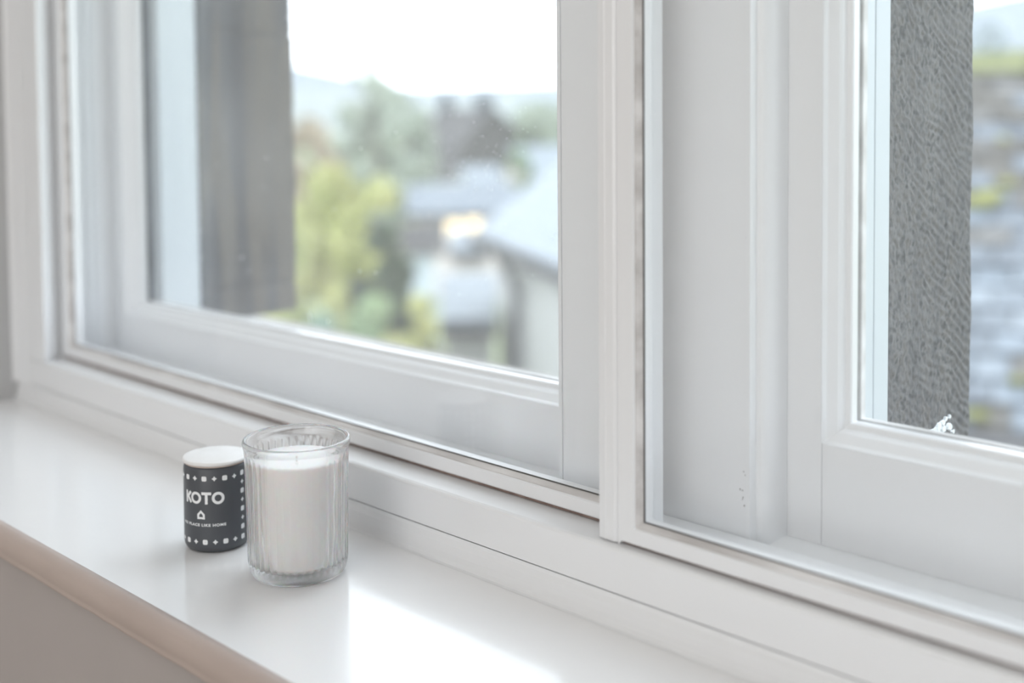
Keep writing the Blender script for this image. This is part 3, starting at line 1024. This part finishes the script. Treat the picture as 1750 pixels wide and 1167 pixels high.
bush('golden_shrub', 'tall golden-green shrub with a bright yellow flat top, beside the stained stone', 'shrub', at(560, 262, 14.2), 0.90, None, 0.05, 15000, G_gold, seed=3)
bush('golden_shrub', 'smaller golden-green shrub just in front of the dark roofed house', 'shrub', at(648, 272, 12.5), 0.62, None, 0.05, 8000, G_gold, seed=4)
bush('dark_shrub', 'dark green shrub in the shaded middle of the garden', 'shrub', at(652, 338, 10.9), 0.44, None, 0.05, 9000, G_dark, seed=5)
bush('yellow_shrub', 'olive yellow shrub low beside the stained stone', 'shrub', at(535, 345, 11.4), 0.42, None, 0.05, 9000, G_yel, seed=6)
bush('green_shrub', 'mid green shrub below the dark one', 'shrub', at(640, 462, 9.8), 0.42, None, 0.04, 10000, G_mid, seed=7)
bush('blue_shrub', 'blue-green shrub at the foot of the stained stone', 'shrub', at(548, 485, 9.0), 0.34, None, 0.04, 9000, G_blue, seed=8)
bush('yellow_shrub', 'yellow-green shrub next to the lean-to of the slate barn', 'shrub', at(718, 445, 8.9), 0.27, None, 0.04, 8000, G_yel, seed=9)
bush('yellow_shrub', 'low yellow-tipped shrub nearest the window frame', 'shrub', at(665, 515, 8.3), 0.26, None, 0.035, 7000, G_yel, seed=10)
bush('brown_shrub', 'dark brown twiggy shrub against the grey lean-to wall', 'shrub', at(742, 548, 10.3), 0.20, None, 0.035, 6000, G_brown, seed=11)
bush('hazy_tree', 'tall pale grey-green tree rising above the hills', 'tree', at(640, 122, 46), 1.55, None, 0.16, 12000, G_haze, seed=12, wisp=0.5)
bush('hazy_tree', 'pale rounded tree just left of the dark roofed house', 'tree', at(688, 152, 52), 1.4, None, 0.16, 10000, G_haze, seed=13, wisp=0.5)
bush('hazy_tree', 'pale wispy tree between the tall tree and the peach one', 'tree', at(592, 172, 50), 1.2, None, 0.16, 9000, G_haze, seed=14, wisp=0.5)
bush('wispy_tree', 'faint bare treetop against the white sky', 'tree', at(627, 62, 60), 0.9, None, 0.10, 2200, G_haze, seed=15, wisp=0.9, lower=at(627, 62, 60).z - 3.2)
bush('peach_tree', 'peach autumn tree beside the stained stone', 'tree', at(526, 196, 40), 1.1, None, 0.14, 9000, G_rust, seed=16)
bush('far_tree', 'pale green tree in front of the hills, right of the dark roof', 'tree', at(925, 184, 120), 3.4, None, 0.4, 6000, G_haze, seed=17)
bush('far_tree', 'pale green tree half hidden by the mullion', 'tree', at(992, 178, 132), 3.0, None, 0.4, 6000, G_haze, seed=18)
bush('green_bush', 'small bright green bush at the foot of the dark roof', 'bush', at(888, 236, 55), 0.55, None, 0.10, 3500, G_mid, seed=19)
bush('hazy_tree', 'pale misty tree above the mossy roof', 'tree', at(1700, 22, 38), 1.6, None, 0.14, 9000, foliage_mat('misty_leaves', (0.324, 0.376, 0.409, 1), (0.427, 0.466, 0.492, 1)), seed=20, wisp=0.6)  # leaf colour paled and blued to carry the haze

# ---- buildings
slate_pale = noisy('wet_pale_slate', (0.175, 0.203, 0.229, 1), (0.209, 0.233, 0.257, 1), 0.6, scale=3)
slate_blue = noisy('blue_slate', (0.106, 0.129, 0.156, 1), (0.139, 0.159, 0.183, 1), 0.45, scale=3)
slate_dark = noisy('dark_brown_slate', (0.042, 0.041, 0.042, 1), (0.062, 0.058, 0.057, 1), 0.8, scale=1.5)
slate_navy = principled('dark_blue_slate', (0.038, 0.046, 0.058, 1), 0.8)
render_grey = noisy('pale_grey_render', (0.371, 0.371, 0.363, 1), (0.441, 0.441, 0.434, 1), 0.9, scale=1.2)
render_white = noisy('white_render', (0.521, 0.536, 0.536, 1), (0.584, 0.591, 0.584, 1), 0.9, scale=1.2)
render_pink = noisy('pinkish_render', (0.434, 0.385, 0.363, 1), (0.497, 0.456, 0.441, 1), 0.9, scale=1.2)
iron = principled('grey_iron', (0.090, 0.095, 0.100, 1), 0.5)
wood_dark = principled('dark_fascia', (0.060, 0.060, 0.065, 1), 0.7)
pane_dark = principled('dark_pane', (0.06, 0.07, 0.09, 1), 0.15)
lit = principled('lit_pane', (0.9, 0.7, 0.45, 1), 0.4)
lit.node_tree.nodes['Principled BSDF'].inputs['Emission Color'].default_value = (1.0, 0.72, 0.42, 1)
lit.node_tree.nodes['Principled BSDF'].inputs['Emission Strength'].default_value = 1.4


def slab(m, a, b, c, d, t):
    """a thin slab over the quad a b c d, thickness t along its normal"""
    n = (b - a).cross(d - a).normalized() * t
    if n.z < 0:
        n = -n
    m.prism([a, b, c, d], [a + n, b + n, c + n, d + n])


def slated_roof(parent, a, b, c, d, mat, courses, across, name='roof_slates'):
    """a,b = eave ends, c,d = ridge ends (c above b); overlapping courses joined as one surface of slates"""
    m = MB()
    nrm = (b - a).cross(d - a).normalized()
    if nrm.z < 0:
        nrm = -nrm
    rr = random.Random(courses * across)
    for i in range(courses):
        t0, t1 = i / courses, min(1.0, (i + 1.25) / courses)
        l0, l1 = a.lerp(d, t0), a.lerp(d, t1)
        r0, r1 = b.lerp(c, t0), b.lerp(c, t1)
        off = 0.5 * (i % 2)
        for j in range(-1, across):
            s0, s1 = max(0, (j + off) / across), min(1, (j + off + 0.97) / across)
            if s1 <= s0 + 0.001:
                continue
            h = nrm * (0.02 + 0.008 * rr.random())
            q = [l0.lerp(r0, s0) + h, l0.lerp(r0, s1) + h, l1.lerp(r1, s1) + nrm * 0.004, l1.lerp(r1, s0) + nrm * 0.004]
            w_ = nrm * 0.010
            m.prism([p - w_ for p in q], q)
    o = m.build(name, mat, parent)
    tag(o, kind='stuff')
    return o


def gable_house(name, label, base, ang, L, W, eave, ridge, wall_m, roof_m, windows=(), chimneys=(), courses=10, fascia=True, group=None):
    """base = Vector centre on ground, long axis at ang; windows: (side, u, z, w, h, mat); chimneys: (u, v, w, h)"""
    t = empty(name, (base.x, base.y, GZ), ang)
    tag(t, label, 'house' if 'barn' not in name and 'shed' not in name and 'annexe' not in name else name.split('_')[-1], group)
    m = MB()
    hl, hw = L / 2, W / 2
    m.add([(-hl, -hw, 0), (hl, -hw, 0), (hl, hw, 0), (-hl, hw, 0), (-hl, -hw, eave), (hl, -hw, eave), (hl, hw, eave), (-hl, hw, eave), (-hl, 0, ridge - .03), (hl, 0, ridge - .03)],
          [(0, 3, 2, 1), (0, 1, 5, 4), (2, 3, 7, 6), (1, 2, 6, 9, 5), (3, 0, 4, 8, 7), (4, 5, 9, 8), (6, 7, 8, 9)])
    m.build('wall', wall_m, t)
    o_ = 0.25
    k = (ridge - eave) / hw
    for s_ in (-1, 1):
        r = MB()
        a, b = Vector((-hl - o_, s_ * (hw + o_), eave - k * o_)), Vector((hl + o_, s_ * (hw + o_), eave - k * o_))
        c, d = Vector((hl + o_, 0, ridge)), Vector((-hl - o_, 0, ridge))
        slab(r, a, b, c, d, 0.05)
        rf = r.build('roof', roof_m, t)
        slated_roof(rf, a + Vector((0, 0, .05)), b + Vector((0, 0, .05)), c + Vector((0, 0, .05)), d + Vector((0, 0, .05)), roof_m, courses, int(L / 0.35))
        if fascia:
            g = MB()
            g.box(-hl - o_, hl + o_, min(s_ * (hw + o_), s_ * (hw + o_ + 0.10)), max(s_ * (hw + o_), s_ * (hw + o_ + 0.10)), eave - k * o_ - 0.10, eave - k * o_ + 0.02)
            g.build('gutter', wood_dark, t)
    for u, v, cw, ch in chimneys:
        c_ = MB()
        c_.box(u - cw / 2, u + cw / 2, v - cw / 2, v + cw / 2, ridge - 0.6, ridge + ch)
        c_.box(u - cw * .6, u + cw * .6, v - cw * .6, v + cw * .6, ridge + ch - 0.12, ridge + ch)
        st = c_.build('chimney', slate_navy, t)
        p_ = MB()
        for dx in (-cw * .25, cw * .25):
            p_.prism([(u + dx + .1 * math.cos(q * PI / 4), v + .1 * math.sin(q * PI / 4), ridge + ch) for q in range(8)], [(u + dx + .08 * math.cos(q * PI / 4), v + .08 * math.sin(q * PI / 4), ridge + ch + .35) for q in range(8)])
        tag(p_.build('chimney_pots', slate_navy, st), kind='stuff')
    for sd, u, z, ww, wh, wm in windows:
        f = MB()
        gl = MB()
        if sd in ('front', 'back'):
            y = -hw if sd == 'front' else hw
            s_ = -1 if sd == 'front' else 1
            f.box(u - ww / 2 - .08, u + ww / 2 + .08, min(y, y + s_ * .06), max(y, y + s_ * .06), z - .08, z + wh + .08)
            gl.box(u - ww / 2, u + ww / 2, min(y, y + s_ * .09), max(y, y + s_ * .09), z, z + wh)
        else:
            x = -hl if sd == 'left' else hl
            s_ = -1 if sd == 'left' else 1
            f.box(min(x, x + s_ * .06), max(x, x + s_ * .06), u - ww / 2 - .08, u + ww / 2 + .08, z - .08, z + wh + .08)
            gl.box(min(x, x + s_ * .09), max(x, x + s_ * .09), u - ww / 2, u + ww / 2, z, z + wh)
        fo = f.build('window', render_white, t)
        gl.build('pane', wm, fo)
    return t


def ground_at(px, depth):
    p = at(px, 400, depth)
    return Vector((p.x, p.y, GZ))


# --- the slate barn (right part of the view): eave corner and direction taken from real positions
E1 = at(815, 402, 14.0)
hz = lambda px: 190 - 0.00786 * (px + 1250)
dE = 14.0 * (402 - hz(815)) / (461 - hz(958))
E2 = at(958, 461, dE)
E2.z = E1.z
ev = (E2 - E1).normalized()
nv = Vector((-ev.y, ev.x, 0))
if nv.dot(-CAM_Z) < 0:
    nv = -nv
E3 = E1 + ev * 5.4
# roof pitch: the verge must pass the point where the roof meets the mullion
best = None
for deg in range(20, 60):
    for wi in range(5, 60):
        q = E1 + nv * (wi * 0.1) + Vector((0, 0, wi * 0.1 * math.tan(math.radians(deg))))
        dv = q - EYE
        dd = -dv.dot(CAM_Z)
        x_, y_ = PPX + FPX * dv.dot(CAM_X) / dd, PPY - FPX * dv.dot(CAM_Y) / dd
        e_ = abs(x_ - 958) + abs(y_ - 283)
        if best is None or e_ < best[0]:
            best = (e_, deg)
tanp = math.tan(math.radians(best[1]))
HW = 2.4
barn = empty('slate_barn', (E1.x, E1.y, GZ))
tag(barn, 'grey rendered barn with a pale wet slate roof', 'barn')
loc = lambda p: p - Vector((E1.x, E1.y, GZ))
A, B = loc(E1), loc(E3)
C_, D_ = B + nv * HW + Vector((0, 0, HW * tanp)), A + nv * HW + Vector((0, 0, HW * tanp))
A2, B2 = A + nv * 2 * HW, B + nv * 2 * HW
r = MB(); slab(r, A, B, C_, D_, 0.05); rf = r.build('roof', slate_pale, barn)
slated_roof(rf, A + Vector((0, 0, .05)), B + Vector((0, 0, .05)), C_ + Vector((0, 0, .05)), D_ + Vector((0, 0, .05)), slate_pale, 14, 26)
r = MB(); slab(r, A2, B2, C_, D_, 0.05); rf = r.build('roof', slate_pale, barn)
inn = nv * 0.22
a0, b0 = A + inn + ev * 0.15, B + inn - ev * 0.15
a1, b1 = a0 + nv * (2 * HW - 0.44), b0 + nv * (2 * HW - 0.44)
zt = A.z + 0.22 * tanp - 0.02
m = MB()
def zz(p, z): return Vector((p.x, p.y, z))
ap, bp_ = (a0 + a1) / 2, (b0 + b1) / 2
m.add([zz(a0, 0), zz(b0, 0), zz(b1, 0), zz(a1, 0), zz(a0, zt), zz(b0, zt), zz(b1, zt), zz(a1, zt), zz(ap, D_.z - .03), zz(bp_, D_.z - .03)],
      [(0, 3, 2, 1), (0, 1, 5, 4), (2, 3, 7, 6), (1, 2, 6, 9, 5), (3, 0, 4, 8, 7), (4, 5, 9, 8), (6, 7, 8, 9)])
m.build('wall', render_grey, barn)
m = MB()
m.prism([A - nv * 0.10 + Vector((0, 0, -0.10)), A + Vector((0, 0, -0.12)), A + Vector((0, 0, 0.03)), A - nv * 0.10 + Vector((0, 0, 0.03))],
        [B - nv * 0.10 + Vector((0, 0, -0.10)), B + Vector((0, 0, -0.12)), B + Vector((0, 0, 0.03)), B - nv * 0.10 + Vector((0, 0, 0.03))])
m.build('gutter', wood_dark, barn)
# downpipe with swan neck
pd = a0 + ev * 0.95 - nv * 0.08
m = MB()
for p0, p1 in (((pd - nv * .10 + Vector((0, 0, 0))), pd), ):
    pass
def pipe(m, p, q, r_=0.05, n=8):
    d = (q - p).normalized()
    u = d.cross(Vector((0.3, 0.2, 0.9))).normalized()
    v = d.cross(u)
    m.prism([p + u * r_ * math.cos(2 * PI * k / n) + v * r_ * math.sin(2 * PI * k / n) for k in range(n)], [q + u * r_ * math.cos(2 * PI * k / n) + v * r_ * math.sin(2 * PI * k / n) for k in range(n)])
pipe(m, zz(pd - nv * .20, A.z - .08), zz(pd, A.z - .45))
pipe(m, zz(pd, A.z - .42), zz(pd, 0.1))
m.build('downpipe', iron, barn)
# stone plinth and a small low window
m = MB()
m.prism([zz(a0 - nv * .05, 0), zz(b0 - nv * .05, 0), zz(b0 - nv * .0, 0), zz(a0, 0)], [zz(a0 - nv * .05, 1.4), zz(b0 - nv * .05, 1.4), zz(b0, 1.4), zz(a0, 1.4)])
m.build('plinth', render_pink, barn)

# --- lean-to annexe on the gable end of the barn: two pale slate roofs stepping down to the left
def lean_to(name, label, px0, px1, py_top, py_eave, depth, deep, wall_m, roof_m):
    a = at(px0, py_eave, depth)
    b = at(px1, py_eave, depth)
    b.z = a.z
    c = at(px1, py_top, depth + deep)
    d = at(px0, py_top, depth + deep)
    d.z = c.z = (c.z + d.z) / 2
    t = empty(name, (a.x, a.y, GZ))
    tag(t, label, 'building')
    o0 = Vector((a.x, a.y, GZ))
    a, b, c, d = a - o0, b - o0, c - o0, d - o0
    r = MB(); slab(r, a, b, c, d, 0.05); rf = r.build('roof', roof_m, t)
    slated_roof(rf, a + Vector((0, 0, .05)), b + Vector((0, 0, .05)), c + Vector((0, 0, .05)), d + Vector((0, 0, .05)), roof_m, 7, 8)
    s_ = 0.08
    q = [a.lerp(c, s_), b.lerp(d, s_), c.lerp(a, s_), d.lerp(b, s_)]
    m = MB()
    m.prism([zz(p, 0) for p in q], [zz(q[0], a.z + .01), zz(q[1], b.z + .01), zz(q[2], c.z - .05), zz(q[3], d.z - .05)])
    m.build('wall', wall_m, t)
    f = MB()
    e = (b - a).normalized()
    nn = Vector((e.y, -e.x, 0))
    if nn.dot(c - b) > 0:
        nn = -nn
    f.prism([a, a + nn * .1, a + nn * .1 + Vector((0, 0, -.12)), a + Vector((0, 0, -.12))], [b, b + nn * .1, b + nn * .1 + Vector((0, 0, -.12)), b + Vector((0, 0, -.12))])
    f.build('gutter', wood_dark, t)
    return t


lean_to('lean_to', 'small lean-to with pinkish wall and pale slate roof behind the barn corner', 768, 836, 398, 432, 19.0, 2.0, render_pink, slate_pale)
lean_to('lean_to', 'lower lean-to with grey wall and light blue slate roof beside the barn', 752, 850, 474, 556, 13.2, 2.6, render_grey, slate_pale)

# --- the dark roofed house with two chimneys
hb = ground_at(800, 82)
fwd = Vector((-CAM_Z.x, -CAM_Z.y, 0)).normalized()
rgt = Vector((CAM_X.x, CAM_X.y, 0)).normalized()
view_ang = math.atan2(rgt.y, rgt.x)
gable_house('stone_house', 'dark brown-roofed house with two chimneys in the middle of the village', hb, view_ang - 0.95, 6.2, 5.6, 2.6, 5.0, noisy('dark_house_stone', (0.049, 0.049, 0.050, 1), (0.070, 0.066, 0.063, 1), 0.9), slate_dark,
            windows=[('left', 0.6, 0.8, 0.9, 1.2, pane_dark), ('front', -1.2, 0.8, 0.9, 1.2, pane_dark), ('front', 1.4, 0.8, 0.9, 1.2, pane_dark)], chimneys=[(-2.6, 0.0, 0.7, 0.9), (2.0, 0.0, 0.8, 0.9)], courses=12)
gable_house('white_cottage', 'small white cottage wall in front of the dark roofed house', ground_at(838, 66), view_ang + 0.15, 2.6, 2.6, 1.35, 2.0, render_white, slate_pale, courses=6)
gable_house('white_cottage', 'little grey-white cottage below the left slope of the dark roof', ground_at(758, 70), view_ang - 0.2, 1.7, 2.0, 1.5, 2.5, render_white, slate_dark,
            windows=[('front', -0.2, 0.3, 0.5, 0.6, pane_dark)], courses=6)
gable_house('pink_cottage', 'pinkish cottage with pale roof next to the mullion', ground_at(930, 60), view_ang + 0.35, 3.0, 2.6, 2.2, 3.3, render_pink, slate_pale,
            windows=[('front', 0.5, 1.2, 0.5, 0.6, pane_dark)], courses=8)
gable_house('village_house', 'long low house with grey-blue roof and two warmly lit windows', ground_at(790, 36), view_ang + 0.05, 2.7, 2.6, 2.45, 3.05, render_pink, slate_blue,
            windows=[('front', -0.24, 1.72, 0.36, 0.42, lit), ('front', 0.30, 1.80, 0.36, 0.42, lit), ('front', -0.95, 1.3, 0.3, 0.4, pane_dark)], courses=8)
gable_house('garden_shed', 'small pale blue shed with dark roof behind the shrubs', ground_at(722, 27), view_ang + 0.1, 0.50, 0.8, 2.45, 2.80, noisy('pale_blue_boards', (0.360, 0.408, 0.450, 1), (0.396, 0.438, 0.474, 1), 0.8, scale=4), slate_dark, courses=4, fascia=False)
for c in COL.objects:
    if c.name.startswith('garden_shed'):
        c['category'] = 'shed'

# --- the mossy roof close outside the right-hand window
P0 = at(1600, 735, 4.5)
P1 = at(2330, 790, 4.1)
P1.z = P0.z
P3 = at(1600, 118, 6.4)
P2 = at(2330, 90, 6.0)
P2.z = P3.z
near = empty('mossy_roof_building', (P0.x, P0.y, GZ))
tag(near, 'low building with a blue-grey mossy slate roof, seen past the tooled stone', 'building')
on = Vector((P0.x, P0.y, GZ))
a, b, c, d = P0 - on, P1 - on, P2 - on, P3 - on
r = MB()
slab(r, a - Vector((0, 0, .06)), b - Vector((0, 0, .06)), c - Vector((0, 0, .06)), d - Vector((0, 0, .06)), 0.03)
rf = r.build('roof', slate_dark, near)
s_blue = [noisy('slate_blue_%s' % k, c1, c2, 0.45, scale=7, bump=0.4, bump_scale=20) for k, (c1, c2) in enumerate([((0.066, 0.087, 0.109, 1), (0.133, 0.159, 0.189, 1)), ((0.090, 0.109, 0.133, 1), (0.159, 0.183, 0.209, 1)), ((0.050, 0.063, 0.083, 1), (0.106, 0.126, 0.149, 1))])]
s_brown = [noisy('slate_brown_%s' % k, c1, c2, 0.7, scale=7, bump=0.4, bump_scale=20) for k, (c1, c2) in enumerate([((0.066, 0.061, 0.055, 1), (0.119, 0.116, 0.113, 1)), ((0.047, 0.043, 0.038, 1), (0.093, 0.083, 0.069, 1))])]
moss = noisy('yellow_green_moss', (0.113, 0.121, 0.026, 1), (0.182, 0.182, 0.052, 1), 0.95, scale=15, bump=0.6)
nrm = (b - a).cross(d - a).normalized()
if nrm.z < 0:
    nrm = -nrm
rr = random.Random(21)
NC, NA = 19, 10
for i in range(NC):
    for j in range(NA):
        off = 0.5 * (i % 2)
        t0, t1 = i / NC, min(1, (i + 1.4) / NC)
        s0, s1 = (j + off + rr.uniform(0, .03)) / (NA + .5), (j + off + 0.95) / (NA + .5)
        q = [a.lerp(d, t0 + rr.uniform(-.004, .004)).lerp(b.lerp(c, t0), s0), a.lerp(d, t0).lerp(b.lerp(c, t0), s1), a.lerp(d, t1).lerp(b.lerp(c, t1), s1), a.lerp(d, t1).lerp(b.lerp(c, t1), s0)]
        lift = rr.uniform(.018, .034)
        q = [q[0] + nrm * lift, q[1] + nrm * lift, q[2] + nrm * .004, q[3] + nrm * .004]
        m = MB()
        m.prism([p - nrm * .010 for p in q], q)
        f_ = i / NC + rr.uniform(-.22, .22)
        mat = rr.choice(s_blue) if f_ < 0.46 else rr.choice(s_brown + s_blue[2:])
        if rr.random() < 0.05:
            mat = rr.choice(s_brown)
        m.build('slate', mat, near)
# moss cushions and mossy ridge
m = MB()
for k in range(26):
    t_, s_ = rr.uniform(0.02, 0.98), rr.uniform(0.05, 0.95)
    if k < 3:
        t_, s_ = 0.53 + 0.01 * k, 0.105 + 0.013 * k
    p = a.lerp(d, t_).lerp(b.lerp(c, t_), s_) + nrm * .03
    R_ = rr.uniform(.02, .05) if k > 2 else 0.06
    e = (b - a).normalized()
    g_ = nrm.cross(e)
    n = 8
    m.prism([p + e * R_ * 1.3 * math.cos(2 * PI * q / n) + g_ * R_ * .7 * math.sin(2 * PI * q / n) for q in range(n)],
            [p + nrm * .02 + (e * R_ * .8 * math.cos(2 * PI * q / n) + g_ * R_ * .4 * math.sin(2 * PI * q / n)) for q in range(n)])
tag(m.build('moss', moss, near, smooth=True), kind='stuff')
m = MB()
for k in range(18):
    u0, u1 = k / 18, (k + .96) / 18
    p, q = d.lerp(c, u0), d.lerp(c, u1)
    w_ = Vector((nrm.x, nrm.y, 0)).normalized() * 0.10
    hgt = 0.09 + rr.uniform(-.01, .02)
    m.prism([p + w_ - Vector((0, 0, .02)), p + Vector((0, 0, hgt)), p - w_ - Vector((0, 0, .02))], [q + w_ - Vector((0, 0, .02)), q + Vector((0, 0, hgt)), q - w_ - Vector((0, 0, .02))])
tag(m.build('ridge_tiles', noisy('mossy_ridge', (0.086, 0.099, 0.034, 1), (0.156, 0.164, 0.069, 1), 0.95, scale=5), near), kind='stuff')
# wall below and gutter
q = [a.lerp(c, .03), b.lerp(d, .03), c.lerp(a, .03), d.lerp(b, .03)]
m = MB()
m.prism([zz(p, 0) for p in q], [zz(q[0], a.z - .07), zz(q[1], b.z - .07), zz(q[2], c.z - .12), zz(q[3], d.z - .12)])
m.build('wall', stone_plain, near)
m = MB()
e = (b - a).normalized()
nn = Vector((nrm.x, nrm.y, 0)).normalized()
m.prism([a, a + nn * .12, a + nn * .12 + Vector((0, 0, -.12)), a + Vector((0, 0, -.12))], [b, b + nn * .12, b + nn * .12 + Vector((0, 0, -.12)), b + Vector((0, 0, -.12))])
m.build('gutter', wood_dark, near)
